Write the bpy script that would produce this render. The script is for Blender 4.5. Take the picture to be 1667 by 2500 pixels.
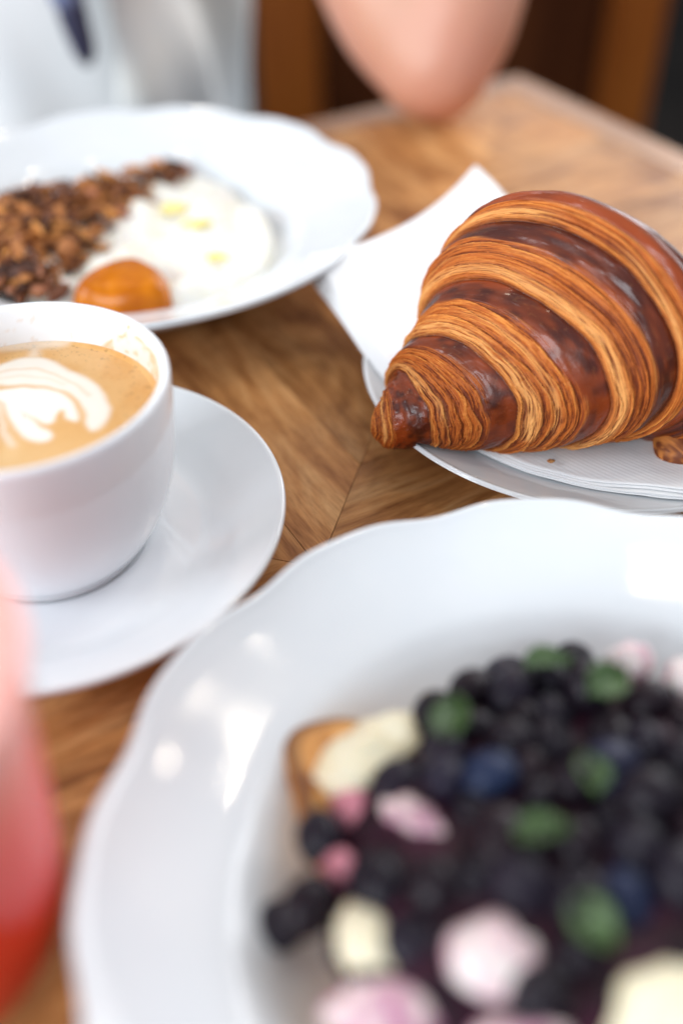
import bpy, bmesh, math, random
import numpy as np
from mathutils import Vector, Matrix

R_ = math.radians
scene = bpy.context.scene
for o in list(bpy.data.objects):
    bpy.data.objects.remove(o, do_unlink=True)

# ------------------------------------------------------------------ camera
cam_d = bpy.data.cameras.new('camera')
cam = bpy.data.objects.new('camera', cam_d)
scene.collection.objects.link(cam)
cam_d.sensor_fit = 'VERTICAL'
cam_d.sensor_height = 36.0
cam_d.sensor_width = 24.0
cam_d.lens = 35.0
cam_d.clip_start = 0.005
cam_d.clip_end = 60.0
PITCH, ROLL = 0.73006, -0.01532
_fw = Vector((0, math.cos(PITCH), -math.sin(PITCH)))
_up = Vector((0, math.sin(PITCH), math.cos(PITCH)))
_rt = Vector((1, 0, 0))
_r2 = _rt * math.cos(ROLL) + _up * math.sin(ROLL)
_u2 = -_rt * math.sin(ROLL) + _up * math.cos(ROLL)
m3 = Matrix((_r2, _u2, -_fw)).transposed()
cam.matrix_world = Matrix.Translation((0, 0, 0.23782)) @ m3.to_4x4()
cam_d.dof.use_dof = True
cam_d.dof.focus_distance = 0.343
cam_d.dof.aperture_fstop = 2.2
cam_d.dof.aperture_blades = 0
scene.camera = cam

# ------------------------------------------------------------------ world and lamps
w = bpy.data.worlds.new('World')
scene.world = w
w.use_nodes = True
bg = w.node_tree.nodes['Background']
bg.inputs[0].default_value = (0.82, 0.90, 1.0, 1)
bg.inputs[1].default_value = 0.64

def area(name, loc, target, sx, sy, power, col, spread=180):
    l = bpy.data.lights.new(name, 'AREA')
    l.shape = 'RECTANGLE'
    l.size, l.size_y = sx, sy
    l.energy = power
    l.color = col
    l.spread = R_(spread)
    o = bpy.data.objects.new(name, l)
    scene.collection.objects.link(o)
    o.location = loc
    d = Vector(target) - Vector(loc)
    o.rotation_euler = d.to_track_quat('-Z', 'Y').to_euler()
    return o

for wx_, wy_, wz_, e_ in ((-0.75, 2.95, 1.5, 13), (0.45, 2.85, 1.5, 13), (1.15, 1.95, 1.00, 27), (1.75, 1.25, 1.05, 17)):   # tall panes of the corner window beyond the table
    area('window_or_fill_light', (wx_, wy_, wz_), (0.12, 0.50, 0.0), 0.80, 1.25, e_, (0.95, 0.97, 1.0))
for wx_, wy_ in ((-1.9, -0.35), (-1.1, -1.45)):   # fill lamps added behind the camera's left, no window known there
    area('window_or_fill_light', (wx_, wy_, 0.85), (0.0, 0.45, 0.02), 0.85, 1.3, 42, (0.88, 0.94, 1.0))
for i, (x, y, z, s, e) in enumerate([(0.25, 1.25, 1.75, 0.10, 2.4), (-0.62, 0.9, 1.8, 0.10, 2.4), (0.95, 0.9, 1.8, 0.10, 2.4), (0.2, 0.45, 1.85, 0.09, 2.2)]):
    area('pendant_bulb', (x, y, z), (x, y - 0.05, 0), s, s, e, (1.0, 0.86, 0.68))

scene.view_settings.view_transform = 'Standard'
scene.view_settings.look = 'None'
scene.view_settings.exposure = -0.12
scene.view_settings.gamma = 1.0
scene.cycles.use_denoising = True
scene.cycles.max_bounces = 8
scene.cycles.sample_clamp_indirect = 6.0
scene.cycles.caustics_reflective = False
scene.cycles.caustics_refractive = False

# ------------------------------------------------------------------ helpers
COL = scene.collection

def tag(o, label=None, cat=None, group=None, kind=None):
    if label: o['label'] = label
    if cat: o['category'] = cat
    if group: o['group'] = group
    if kind: o['kind'] = kind
    return o

def empty(name, loc=(0, 0, 0), rz=0.0):
    o = bpy.data.objects.new(name, None)
    o.empty_display_size = 0.02
    COL.objects.link(o)
    o.location = loc
    o.rotation_euler = (0, 0, rz)
    return o

def link(name, me, mat=None, parent=None, loc=None, rot=None, smooth=True):
    o = bpy.data.objects.new(name, me)
    COL.objects.link(o)
    if mat is not None and len(me.materials) == 0:
        me.materials.append(mat)
    if parent is not None:
        o.parent = parent
    if loc is not None: o.location = loc
    if rot is not None: o.rotation_euler = rot
    if smooth:
        me.polygons.foreach_set('use_smooth', np.ones(len(me.polygons), bool))
    return o

def mesh(name, V, F):
    me = bpy.data.meshes.new(name)
    me.from_pydata([tuple(map(float, v)) for v in V], [], [tuple(map(int, f)) for f in F])
    me.update()
    return me

def big_mesh(name, V, Q):
    """all-quad mesh from numpy arrays"""
    V = np.asarray(V, np.float32); Q = np.asarray(Q, np.int32)
    me = bpy.data.meshes.new(name)
    me.vertices.add(len(V)); me.vertices.foreach_set('co', V.ravel())
    me.loops.add(Q.size); me.loops.foreach_set('vertex_index', Q.ravel())
    me.polygons.add(len(Q)); me.polygons.foreach_set('loop_start', np.arange(0, Q.size, 4, dtype=np.int32))
    me.update(calc_edges=True)
    return me

def grid_quads(n, m, wrap):
    i = np.arange(n - 1)[:, None]; mm = m if wrap else m - 1
    j = np.arange(mm)[None]; j2 = (j + 1) % m
    return np.stack([i * m + j, i * m + j2, (i + 1) * m + j2, (i + 1) * m + j], -1).reshape(-1, 4)

def attr_col(me, name, C):
    a = me.attributes.new(name, 'FLOAT_COLOR', 'POINT')
    C = np.asarray(C, np.float32)
    if C.shape[1] == 3: C = np.hstack([C, np.ones((len(C), 1), np.float32)])
    a.data.foreach_set('color', C.ravel())

def attr_f(me, name, v):
    a = me.attributes.new(name, 'FLOAT', 'POINT')
    a.data.foreach_set('value', np.asarray(v, np.float32).ravel())

def h2(ix, iy, s):
    v = np.sin(ix * 127.1 + iy * 311.7 + s * 74.7) * 43758.5453
    return v - np.floor(v)

def vn(x, y, s=0, per=None):
    """value noise in 0..1; per = integer period in x"""
    x = np.asarray(x, float); y = np.asarray(y, float) + 0 * x
    ix, iy = np.floor(x), np.floor(y)
    fx, fy = x - ix, y - iy
    fx = fx * fx * (3 - 2 * fx); fy = fy * fy * (3 - 2 * fy)
    a, b = ix, ix + 1
    if per: a, b = a % per, b % per
    return (h2(a, iy, s) * (1 - fx) + h2(b, iy, s) * fx) * (1 - fy) + (h2(a, iy + 1, s) * (1 - fx) + h2(b, iy + 1, s) * fx) * fy

def ss(a, b, x):
    t = np.clip((x - a) / (b - a), 0, 1)
    return t * t * (3 - 2 * t)

def mixc(a, b, t):
    return np.asarray(a)[None] * (1 - t[:, None]) + np.asarray(b)[None] * t[:, None] if np.ndim(a) == 1 and np.ndim(b) == 1 else \
        (a if np.ndim(a) == 2 else np.asarray(a)[None]) * (1 - t[:, None]) + (b if np.ndim(b) == 2 else np.asarray(b)[None]) * t[:, None]

def cat_at(P, t):
    P = np.array(P, float); P = np.vstack([2 * P[0] - P[1], P, 2 * P[-1] - P[-2]])
    t = np.clip(t, 0, len(P) - 3 - 1e-9)
    i = t.astype(int); u = (t - i)[:, None]
    a, b, c, d = P[i], P[i + 1], P[i + 2], P[i + 3]
    return .5 * (2 * b + (c - a) * u + (2 * a - 5 * b + 4 * c - d) * u * u + (3 * b - a - 3 * c + d) * u ** 3)

def lathe(prof, n=128, rmod=None, smooth_prof=4):
    """revolve a profile [(r,z)...]; rmod(theta, r, z) -> (r, z). returns V, Q"""
    prof = np.array(prof, float)
    if smooth_prof:
        prof = cat_at(prof, np.linspace(0, len(prof) - 1, (len(prof) - 1) * smooth_prof + 1))
        prof[:, 0] = np.maximum(prof[:, 0], 1e-5)
    th = np.linspace(0, 2 * np.pi, n, endpoint=False)
    r = np.repeat(prof[:, :1], n, 1); z = np.repeat(prof[:, 1:], n, 1)
    T = np.repeat(th[None], len(prof), 0)
    if rmod: r, z = rmod(T, r, z)
    V = np.stack([r * np.cos(T), r * np.sin(T), z], -1).reshape(-1, 3)
    return V, grid_quads(len(prof), n, True)

def poly_sdf(P, X, Y):
    P = np.array(P, float); d = np.full(X.shape, 1e9); ins = np.zeros(X.shape, bool)
    for i in range(len(P)):
        x0, y0 = P[i]; x1, y1 = P[(i + 1) % len(P)]
        ex, ey = x1 - x0, y1 - y0
        t = np.clip(((X - x0) * ex + (Y - y0) * ey) / (ex * ex + ey * ey), 0, 1)
        d = np.minimum(d, np.hypot(X - x0 - t * ex, Y - y0 - t * ey))
        c = ((y0 > Y) != (y1 > Y)) & (X < ex * (Y - y0) / (ey + 1e-15) + x0)
        ins ^= c
    return np.where(ins, -d, d)

def smooth_poly(P, n=6):
    P = list(P); Q = [P[-1]] + P + [P[0], P[1]]
    out = []
    for i in range(len(P)):
        a, b, c, d = (np.array(Q[i + k]) for k in range(4))
        for u in np.linspace(0, 1, n, endpoint=False):
            out.append(.5 * (2 * b + (c - a) * u + (2 * a - 5 * b + 4 * c - d) * u * u + (3 * b - a - 3 * c + d) * u ** 3))
    return out

# ------------------------------------------------------------------ materials
def mat(name, col=(.8, .8, .8), rough=.5, **kw):
    m = bpy.data.materials.new(name); m.use_nodes = True
    b = m.node_tree.nodes['Principled BSDF']
    b.inputs['Base Color'].default_value = (*col, 1)
    b.inputs['Roughness'].default_value = rough
    for k, v in kw.items():
        b.inputs[k.replace('_', ' ')].default_value = v
    return m

class NT:
    def __init__(s, m): s.t = m.node_tree; s.b = s.t.nodes['Principled BSDF']
    def n(s, kind, **kw):
        x = s.t.nodes.new('ShaderNode' + kind)
        for k, v in kw.items():
            if k.startswith('i_'): x.inputs[k[2:].replace('_', ' ')].default_value = v
            else: setattr(x, k, v)
        return x
    def l(s, a, b): s.t.links.new(a, b)
    def ramp(s, fac, stops):
        r = s.n('ValToRGB'); e = r.color_ramp.elements
        while len(e) > 1: e.remove(e[-1])
        e[0].position, e[0].color = stops[0][0], (*stops[0][1], 1)
        for p, c in stops[1:]:
            k = e.new(p); k.color = (*c, 1)
        s.l(fac, r.inputs['Fac']); return r.outputs['Color']
    def mix(s, fac, a, b, mode='MIX'):
        x = s.n('Mix', data_type='RGBA', blend_type=mode)
        for sock, v in ((x.inputs[0], fac), (x.inputs[6], a), (x.inputs[7], b)):
            if hasattr(v, 'is_linked'): s.l(v, sock)
            elif isinstance(v, (int, float)): sock.default_value = v
            else: sock.default_value = (*v, 1)
        return x.outputs[2]
    def noise(s, scale, detail=3, vec=None, rough=.55, dist=0.0):
        x = s.n('TexNoise'); x.inputs['Scale'].default_value = scale; x.inputs['Detail'].default_value = detail
        x.inputs['Roughness'].default_value = rough; x.inputs['Distortion'].default_value = dist
        if vec is not None: s.l(vec, x.inputs['Vector'])
        return x.outputs['Fac']
    def bump(s, h, strength, dist=.001, prev=None):
        x = s.n('Bump'); x.inputs['Strength'].default_value = strength; x.inputs['Distance'].default_value = dist
        s.l(h, x.inputs['Height'])
        if prev is not None: s.l(prev, x.inputs['Normal'])
        return x.outputs['Normal']
    def obj(s): return s.n('TexCoord').outputs['Object']
    def mapping(s, vec, scale=(1, 1, 1), loc=(0, 0, 0)):
        x = s.n('Mapping'); s.l(vec, x.inputs['Vector'])
        x.inputs['Scale'].default_value = scale; x.inputs['Location'].default_value = loc
        return x.outputs['Vector']
    def attr(s, name, out='Color'): return s.n('Attribute', attribute_name=name).outputs[out]

def ceramic_mat():
    m = mat('white_glazed_ceramic', (.80, .815, .83), .07, IOR=1.5)
    t = NT(m); v = t.obj()
    c = t.ramp(t.noise(60, 4, v), [(.3, (.685, .712, .735)), (.75, (.71, .73, .748))])
    t.l(c, t.b.inputs['Base Color'])
    t.l(t.bump(t.noise(240, 2, v), .035, .0006), t.b.inputs['Normal'])
    t.l(t.ramp(t.noise(35, 3, v), [(.3, (.05,) * 3), (.75, (.12,) * 3)]), t.b.inputs['Roughness'])
    return m
CERAMIC = ceramic_mat()

def cup_mat():
    m = mat('cup_glaze_with_coffee_film', (.8, .8, .8), .08, IOR=1.5)
    t = NT(m)
    t.l(t.attr('Col'), t.b.inputs['Base Color'])
    t.l(t.bump(t.noise(200, 2, t.obj()), .03, .0006), t.b.inputs['Normal'])
    return m

def wood_mat():
    m = mat('walnut_parquet', (.25, .12, .05), .34)
    t = NT(m); v = t.obj()
    info = t.n('ObjectInfo').outputs['Random']
    comb = t.n('CombineXYZ'); mul = t.n('Math', operation='MULTIPLY'); mul.inputs[1].default_value = 37.0
    t.l(info, mul.inputs[0]); t.l(mul.outputs[0], comb.inputs[0]); t.l(mul.outputs[0], comb.inputs[1]); t.l(mul.outputs[0], comb.inputs[2])
    add = t.n('VectorMath', operation='ADD'); t.l(v, add.inputs[0]); t.l(comb.outputs[0], add.inputs[1])
    v = add.outputs[0]
    broad = t.noise(1.0, 4, t.mapping(v, (11, 62, 11)), .6, 1.4)
    lines = t.noise(1.0, 4, t.mapping(v, (26, 260, 26)), .6, .9)
    pores = t.noise(1.0, 3, t.mapping(v, (130, 2400, 130)), .6)
    blot = t.noise(14, 3, v)
    c1 = t.ramp(broad, [(.28, (.32, .126, .040)), (.5, (.57, .275, .100)), (.72, (.71, .41, .185))])
    c2 = t.ramp(lines, [(.30, (.62, .52, .44)), (.55, (1, 1, 1))])
    c = t.mix(.8, c1, c2, 'MULTIPLY')
    c3 = t.ramp(pores, [(.38, (.55, .5, .45)), (.5, (1, 1, 1))])
    c = t.mix(.55, c, c3, 'MULTIPLY')
    c4 = t.ramp(t.noise(17, 4, v, .6, .8), [(.34, (.56, .48, .42)), (.46, (.94, .92, .88)), (.75, (1.1, 1.06, 1.0))])
    c = t.mix(1.0, c, c4, 'MULTIPLY')
    hs = t.n('HueSaturation'); t.l(c, hs.inputs['Color'])
    mr = t.n('MapRange'); t.l(info, mr.inputs[0]); mr.inputs[3].default_value = .82; mr.inputs[4].default_value = 1.2
    t.l(mr.outputs[0], hs.inputs['Value'])
    t.l(hs.outputs[0], t.b.inputs['Base Color'])
    t.l(t.ramp(blot, [(.3, (.40,) * 3), (.7, (.56,) * 3)]), t.b.inputs['Roughness'])
    n1 = t.bump(pores, .25, .0004); n1 = t.bump(lines, .15, .0005, n1)
    t.l(n1, t.b.inputs['Normal'])
    return m
WOOD = wood_mat(); WOOD.node_tree.nodes['Principled BSDF'].inputs['Specular IOR Level'].default_value = .24
TRIM = mat('table_edge_wood', (.33, .15, .055), .38)
DARKWOOD = mat('table_underside_wood', (.08, .04, .02), .6)

# ------------------------------------------------------------------ floor
FLOOR = mat('dark_floor', (.018, .015, .013), .8, Specular_IOR_Level=0.05)
t = NT(FLOOR); t.l(t.ramp(t.noise(3, 4, t.obj()), [(.3, (.006, .005, .0045)), (.7, (.014, .011, .009))]), t.b.inputs['Base Color'])
me = mesh('floor', [(-12, -12, -.75), (12, -12, -.75), (12, 14, -.75), (-12, 14, -.75)], [(0, 1, 2, 3)])
tag(link('floor', me, FLOOR, smooth=False), 'dark floor below the table', 'floor', kind='structure')

# ------------------------------------------------------------------ table (square, planks run radially in four mitred quarters)
TC = Vector((-.008, .238, 0)); TA = R_(29.2); HALF = .3535; BORDER = .022; PW = .040; PT = .012
table = tag(empty('cafe_table', (TC.x, TC.y, 0), TA), 'square brown wooden cafe table with planks mitred towards its centre', 'table')

def clip_poly(P, nx, ny, c):
    out = []
    for i in range(len(P)):
        a, b = P[i], P[(i + 1) % len(P)]
        da, db = a[0] * nx + a[1] * ny - c, b[0] * nx + b[1] * ny - c
        if da <= 0: out.append(a)
        if da * db < 0:
            u = da / (da - db); out.append((a[0] + (b[0] - a[0]) * u, a[1] + (b[1] - a[1]) * u))
    return out

def prism(name, P, z0, z1, bev=.0005):
    bm = bmesh.new()
    lo = [bm.verts.new((x, y, z0)) for x, y in P]; hi = [bm.verts.new((x, y, z1)) for x, y in P]
    bm.faces.new(hi); bm.faces.new(lo[::-1])
    n = len(P)
    for i in range(n): bm.faces.new((lo[i], lo[(i + 1) % n], hi[(i + 1) % n], hi[i]))
    te = [e for e in bm.edges if e.verts[0].co.z == z1 and e.verts[1].co.z == z1]
    if bev: bmesh.ops.bevel(bm, geom=te, offset=bev, segments=1, affect='EDGES')
    bmesh.ops.recalc_face_normals(bm, faces=bm.faces)
    me = bpy.data.meshes.new(name); bm.to_mesh(me); bm.free()
    return me

IN = HALF - BORDER
rnd = random.Random(4)
NP = int(math.ceil(IN / PW))
for k in range(4):
    for j in range(-NP, NP):
        g = .00013
        P = [(0, j * PW + g), (IN - g, j * PW + g), (IN - g, (j + 1) * PW - g), (0, (j + 1) * PW - g)]
        P = clip_poly(P, -1, 1, -g * 1.5); 
        if len(P) < 3: continue
        P = clip_poly(P, -1, -1, -g * 1.5)
        if len(P) < 3: continue
        cx = sum(a for a, b in P) / len(P)
        me = prism('plank', P, -PT, rnd.uniform(-.00012, .0))
        link('plank', me, WOOD, table, rot=(0, 0, k * math.pi / 2), smooth=False)
for k in range(4):
    P = [(HALF - BORDER + .0004, -HALF + BORDER), (HALF, -HALF), (HALF, HALF), (HALF - BORDER + .0004, HALF - BORDER)]
    me = prism('edge_strip', P, -.032, .0003, .002)
    s = link('edge_strip', me, TRIM, table, rot=(0, 0, k * math.pi / 2), smooth=False)
link('core_panel', prism('core_panel', [(-IN, -IN), (IN, -IN), (IN, IN), (-IN, IN)], -.030, -.0125, 0), DARKWOOD, table, smooth=False)
V, Q = lathe([(.0001, -.031), (.12, -.032), (.12, -.04), (.03, -.06), (.028, -.5), (.03, -.68), (.2, -.725), (.22, -.749), (.0001, -.749)], 40, smooth_prof=0)
link('pedestal', big_mesh('pedestal', V, Q), DARKWOOD, table)

# grain of the trim
t = NT(TRIM); v = t.obj()
c = t.ramp(t.noise(1, 3, t.mapping(v, (260, 14, 60))), [(.3, (.20, .085, .03)), (.7, (.42, .20, .08))])
t.l(c, t.b.inputs['Base Color'])

# ------------------------------------------------------------------ scalloped plates
PLATE_PROF = [(.0005, .0075), (.030, .0075), (.056, .0078), (.065, .0090), (.073, .0132), (.079, .0185), (.0835, .0224), (.088, .0246), (.096, .0275), (.107, .0315), (.1135, .0345), (.1160, .0360), (.1174, .0358), (.1176, .0345),
              (.1165, .0328), (.108, .0282), (.096, .0240), (.086, .0205), (.081, .0150), (.076, .0085), (.069, .0045), (.056, .0035), (.0545, .0004), (.0515, .0004), (.050, .0035), (.0005, .0040)]

def scallop(ph):
    def f(T, r, z):
        k = ss(.082, .117, r)
        wv = (np.cos(12 * (T - ph)) + .30 * np.cos(24 * (T - ph)))
        return r * (1 - .0092 * k * wv), z + k * .0007 * wv * -1
    return f

def big_plate(name, loc, ph, label):
    V, Q = lathe(PLATE_PROF, 288, scallop(ph), 5)
    return tag(link(name, big_mesh(name, V, Q), CERAMIC, None, loc), label, 'plate', 'scalloped white plates')

FP = Vector((.0592, .1120, 0)); FAR = Vector((-.0993, .4501, 0))
big_plate('scalloped_plate', FP, R_(105.6), 'white scalloped deep plate under the blueberry toast')
big_plate('scalloped_plate', FAR, R_(5), 'white scalloped deep plate holding yogurt and granola')

# ------------------------------------------------------------------ saucer and cup
CUP = Vector((-.0962, .2467, 0))
SAUCER_PROF = [(.0005, .0062), (.024, .0062), (.0290, .0064), (.0315, .0078), (.036, .0082), (.044, .0086), (.0505, .0094), (.0560, .0116), (.0620, .0146), (.068, .0172), (.0735, .0195), (.0763, .0206), (.0776, .0200), (.0770, .0186),
               (.070, .0145), (.060, .0098), (.050, .0062), (.042, .0040), (.0405, .0004), (.038, .0004), (.0365, .0036), (.0005, .0036)]
V, Q = lathe(SAUCER_PROF, 192, None, 5)
tag(link('saucer', big_mesh('saucer', V, Q), CERAMIC, None, CUP), 'round white saucer under the coffee cup', 'saucer')

cup = tag(empty('coffee_cup', (CUP.x, CUP.y, .0064)), 'white porcelain cup of latte standing on the saucer', 'cup')
CZ = -.0064
CUP_OUT = [(.0005, .0085), (.0262, .0085), (.0270, .0074), (.0278, .0066), (.0290, .0068), (.0298, .0090), (.0320, .0118), (.0352, .0165), (.0390, .0240), (.0420, .0330), (.0440, .0430), (.0450, .0530), (.0455, .0620), (.0457, .0690), (.0455, .0710), (.0445, .0720), (.0432, .0714), (.0425, .0695)]
CUP_IN = [(.0420, .0640), (.0416, .0580), (.0408, .0480), (.0390, .0360), (.0350, .0240), (.0280, .0150), (.0180, .0120), (.0005, .0115)]
V, Q = lathe(CUP_OUT + CUP_IN, 256, None, 6)
V[:, 2] += CZ
me = big_mesh('bowl', V, Q)
rr = np.hypot(V[:, 0], V[:, 1]); th = np.arctan2(V[:, 1], V[:, 0]); zz = V[:, 2] - CZ
npf = (len(CUP_OUT) + len(CUP_IN) - 1) * 6 + 1
row = np.repeat(np.arange(npf), 256)
inner = row > (len(CUP_OUT) - 2) * 6
# coffee film left on the inner wall, right-hand side
film = ss(-.25, .05, th) * (1 - ss(1.15, 1.40, th + .25 * (vn(th * 9, zz * 0, 5) - .5)))
edge = .0585 + .0095 * ss(1.25, .75, th) + .0012 * (vn(th * 14, zz * 0, 3) - .5)
edge += .004 * np.exp(-((th - .98) / .035) ** 2) + .003 * np.exp(-((th - .82) / .03) ** 2)
low = (1 - ss(-.0006, .0006, zz - edge)) * inner
patch = vn(th * 16, zz * 260, 9) * .6 + vn(th * 40, zz * 700, 4) * .4
ring = np.exp(-((zz - edge) / .0007) ** 2) * film * inner
f_t = np.clip(low * film * (.34 + .40 * ss(.50, .64, patch)) + ring * .75 * ss(.3, .6, vn(th * 22, zz * 0, 21)), 0, 1)
f_t = np.maximum(f_t, inner * .55 * (1 - ss(.0582, .0592, zz)) * (zz > .04))
spots = inner * np.clip(ss(.80, .86, vn(th * 30, zz * 420, 33)) * ss(.0, .3, film + .35 * ((th > 1.2) & (th < 2.2))), 0, 1) * .25
C = mixc((.76, .775, .80), (.62, .36, .15), np.clip(f_t + spots, 0, .85))
attr_col(me, 'Col', C)
link('bowl', me, cup_mat(), cup)
# handle on the far left side
hp = []
for a in np.linspace(-1.15, 1.15, 26):
    hp.append(((-.0395 - .026 * math.cos(a * 1.30)), .026 * math.sin(a * 1.25)))
V, F = [], []
for i, (x, z) in enumerate(hp):
    dx = hp[min(i + 1, 25)][0] - hp[max(i - 1, 0)][0]; dz = hp[min(i + 1, 25)][1] - hp[max(i - 1, 0)][1]
    L = math.hypot(dx, dz); nx, nz = -dz / L, dx / L
    for k in range(14):
        b = k / 14 * 2 * math.pi
        V.append((x + nx * .0035 * math.cos(b), .0055 * math.sin(b), z + nz * .0035 * math.cos(b) + .040 + CZ))
F = [(i * 14 + k, i * 14 + (k + 1) % 14, (i + 1) * 14 + (k + 1) % 14, (i + 1) * 14 + k) for i in range(25) for k in range(14)]
link('handle', mesh('handle', V, F), CERAMIC, cup, rot=(0, 0, R_(25)))

# coffee with poured milk pattern
nr, nt_ = 190, 420
rad = np.linspace(.0003, .0417, nr); tt = np.linspace(0, 2 * np.pi, nt_, endpoint=False)
X = (rad[:, None] * np.cos(tt)).ravel(); Y = (rad[:, None] * np.sin(tt)).ravel()
O1 = [(-.0285, .012), (-.0262, .019), (-.0185, .0259), (-.0145, .0285), (-.0095, .0318), (-.0028, .0327), (.0024, .0301), (.0093, .0244), (.0172, .0182), (.0222, .0110), (.0253, .0034), (.0256, -.0027), (.0240, -.0062), (.0214, -.0073), (.0196, -.0031), (.0178, .0030), (.0140, .0093), (.0096, .0132), (.0035, .0160), (-.0024, .0171), (-.0087, .0170), (-.0125, .0172), (-.0170, .0150), (-.0215, .008), (-.024, .0), (-.026, -.004), (-.0295, -.002), (-.030, .006)]
H1 = [(-.0120, .0138), (-.0037, .0149), (.0039, .0140), (.0094, .0107), (.0132, .0062), (.0156, .0012), (.0161, -.0024), (.0139, -.0012), (.0121, .0025), (.0098, .0032), (.0091, .0002), (.0088, -.0025), (.0068, -.0031), (.0034, -.0009), (-.0005, .0022), (-.0051, .0048), (-.0095, .0086), (-.014, .010), (-.0155, .0125)]
H2 = [(-.0074, .0086), (-.0031, .0041), (.0018, -.0014), (.0055, -.0057), (.0092, -.0078), (.0103, -.0099), (.0087, -.0121), (.0055, -.0117), (.0007, -.0079), (-.0030, -.0025), (-.0059, .0036)]
H3 = [(-.0097, .0087), (-.0076, .0061), (-.0063, -.0006), (-.0038, -.0066), (.0003, -.0136), (-.0009, -.0141), (-.0041, -.0095), (-.0066, -.0036)]
H4 = [(-.013, .008), (-.011, .004), (-.012, -.003), (-.015, -.009), (-.019, -.012), (-.0205, -.010), (-.0175, -.004), (-.0165, .003)]
FO = [(-.0256, .0430), (.0040, .0420), (.0030, .0390), (-.0030, .0380), (-.0030, .0335), (-.0056, .0331), (-.0077, .0378), (-.0243, .0365)]
wx = X + .0009 * (vn(X * 260, Y * 260, 1) - .5); wy = Y + .0009 * (vn(X * 260, Y * 260, 2) - .5)
white = np.zeros(len(X))
for P, s, wd in ((O1, .90, .0015), (H1, .98, .0014), (H2, .98, .0013), (H3, .6, .0016), (H4, .8, .0016), (FO, .5, .0022)):
    d = poly_sdf(smooth_poly(P), wx, wy)
    white = np.maximum(white, s * (1 - ss(-wd, wd, d - (.0006 if P is H1 or P is H2 else .0002))))
# thin tan streaks inside the outer petal
for P, s in (([(-.016, .0235), (-.009, .0262), (-.002, .0262), (.005, .0225), (.012, .0172), (.018, .0105)], .30), ([(-.013, .0205), (-.006, .0222), (.002, .0208), (.009, .0168)], .18)):
    d = np.full(len(X), 1e9)
    for (x0, y0), (x1, y1) in zip(P[:-1], P[1:]):
        ex, ey = x1 - x0, y1 - y0; u = np.clip(((wx - x0) * ex + (wy - y0) * ey) / (ex * ex + ey * ey), 0, 1)
        d = np.minimum(d, np.hypot(wx - x0 - u * ex, wy - y0 - u * ey))
    white -= s * np.exp(-(d / .0008) ** 2)
white = np.clip(white, 0, 1)
pale = ss(.004, -.034, Y) * .55 + .18 * ss(.45, .75, vn(X * 120, Y * 120, 7))
crema = mixc((.62, .32, .095), (.80, .56, .29), np.clip(pale + .25 * vn(X * 900, Y * 900, 8) * .4, 0, 1))
bub = ss(.80, .9, vn(X * 1500, Y * 1500, 12)) * ss(.024, .036, np.hypot(X, Y)) * .35
crema = crema * (1 - bub[:, None])
C = crema * (1 - white[:, None]) + np.array([.80, .755, .68])[None] * white[:, None]
Z = .0580 + .0007 * ss(.0395, .0417, np.hypot(X, Y)) + .00012 * white
me = big_mesh('latte', np.stack([X, Y, Z], 1), grid_quads(nr, nt_, True))
attr_col(me, 'Col', C)
COFFEE = mat('latte_foam', (.6, .35, .15), .28, Specular_IOR_Level=.35)
t = NT(COFFEE); t.l(t.attr('Col'), t.b.inputs['Base Color'])
t.l(t.bump(t.noise(1600, 2, t.obj()), .08, .0003), t.b.inputs['Normal'])
t.b.inputs['Subsurface Weight'].default_value = .15; t.b.inputs['Subsurface Radius'].default_value = (.003, .002, .001)
tag(link('latte', me, COFFEE, None, (CUP.x, CUP.y, 0)), 'tan latte with white milk heart pattern inside the cup', 'coffee')

# ------------------------------------------------------------------ croissant plate
SP = Vector((.0989, .3320, 0))
def sp_z(r):
    r = np.asarray(r, float)
    return .0058 + .0122 * np.clip((r - .046) / .0415, 0, 1.05) ** 1.45
SP_PROF = [(.0005, .0058), (.02, .0058), (.046, .0058)] + [(r, float(sp_z(r))) for r in (.052, .058, .064, .070, .076, .082, .0862)] + [(.0882, .0186), (.0890, .0180), (.0886, .0168), (.080, .0128), (.068, .0078), (.056, .0042), (.052, .0034), (.0505, .0004), (.047, .0004), (.046, .0030), (.0005, .0030)]
V, Q = lathe(SP_PROF, 200, None, 5)
tag(link('side_plate', big_mesh('side_plate', V, Q), CERAMIC, None, SP), 'small plain white side plate under the croissant', 'plate')

# ------------------------------------------------------------------ paper napkin
PAPER = mat('white_paper_napkin', (.83, .83, .835), .85)
t = NT(PAPER); v = t.obj()
wv = t.n('TexWave', wave_type='BANDS', bands_direction='DIAGONAL'); wv.inputs['Scale'].default_value = 260; wv.inputs['Distortion'].default_value = .6
t.l(v, wv.inputs['Vector'])
n1 = t.bump(wv.outputs['Fac'], .14, .0003); n1 = t.bump(t.noise(70, 3, v), .25, .0012, n1)
t.l(n1, t.b.inputs['Normal'])
t.b.inputs['Subsurface Weight'].default_value = .25; t.b.inputs['Subsurface Radius'].default_value = (.004, .004, .004)

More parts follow.
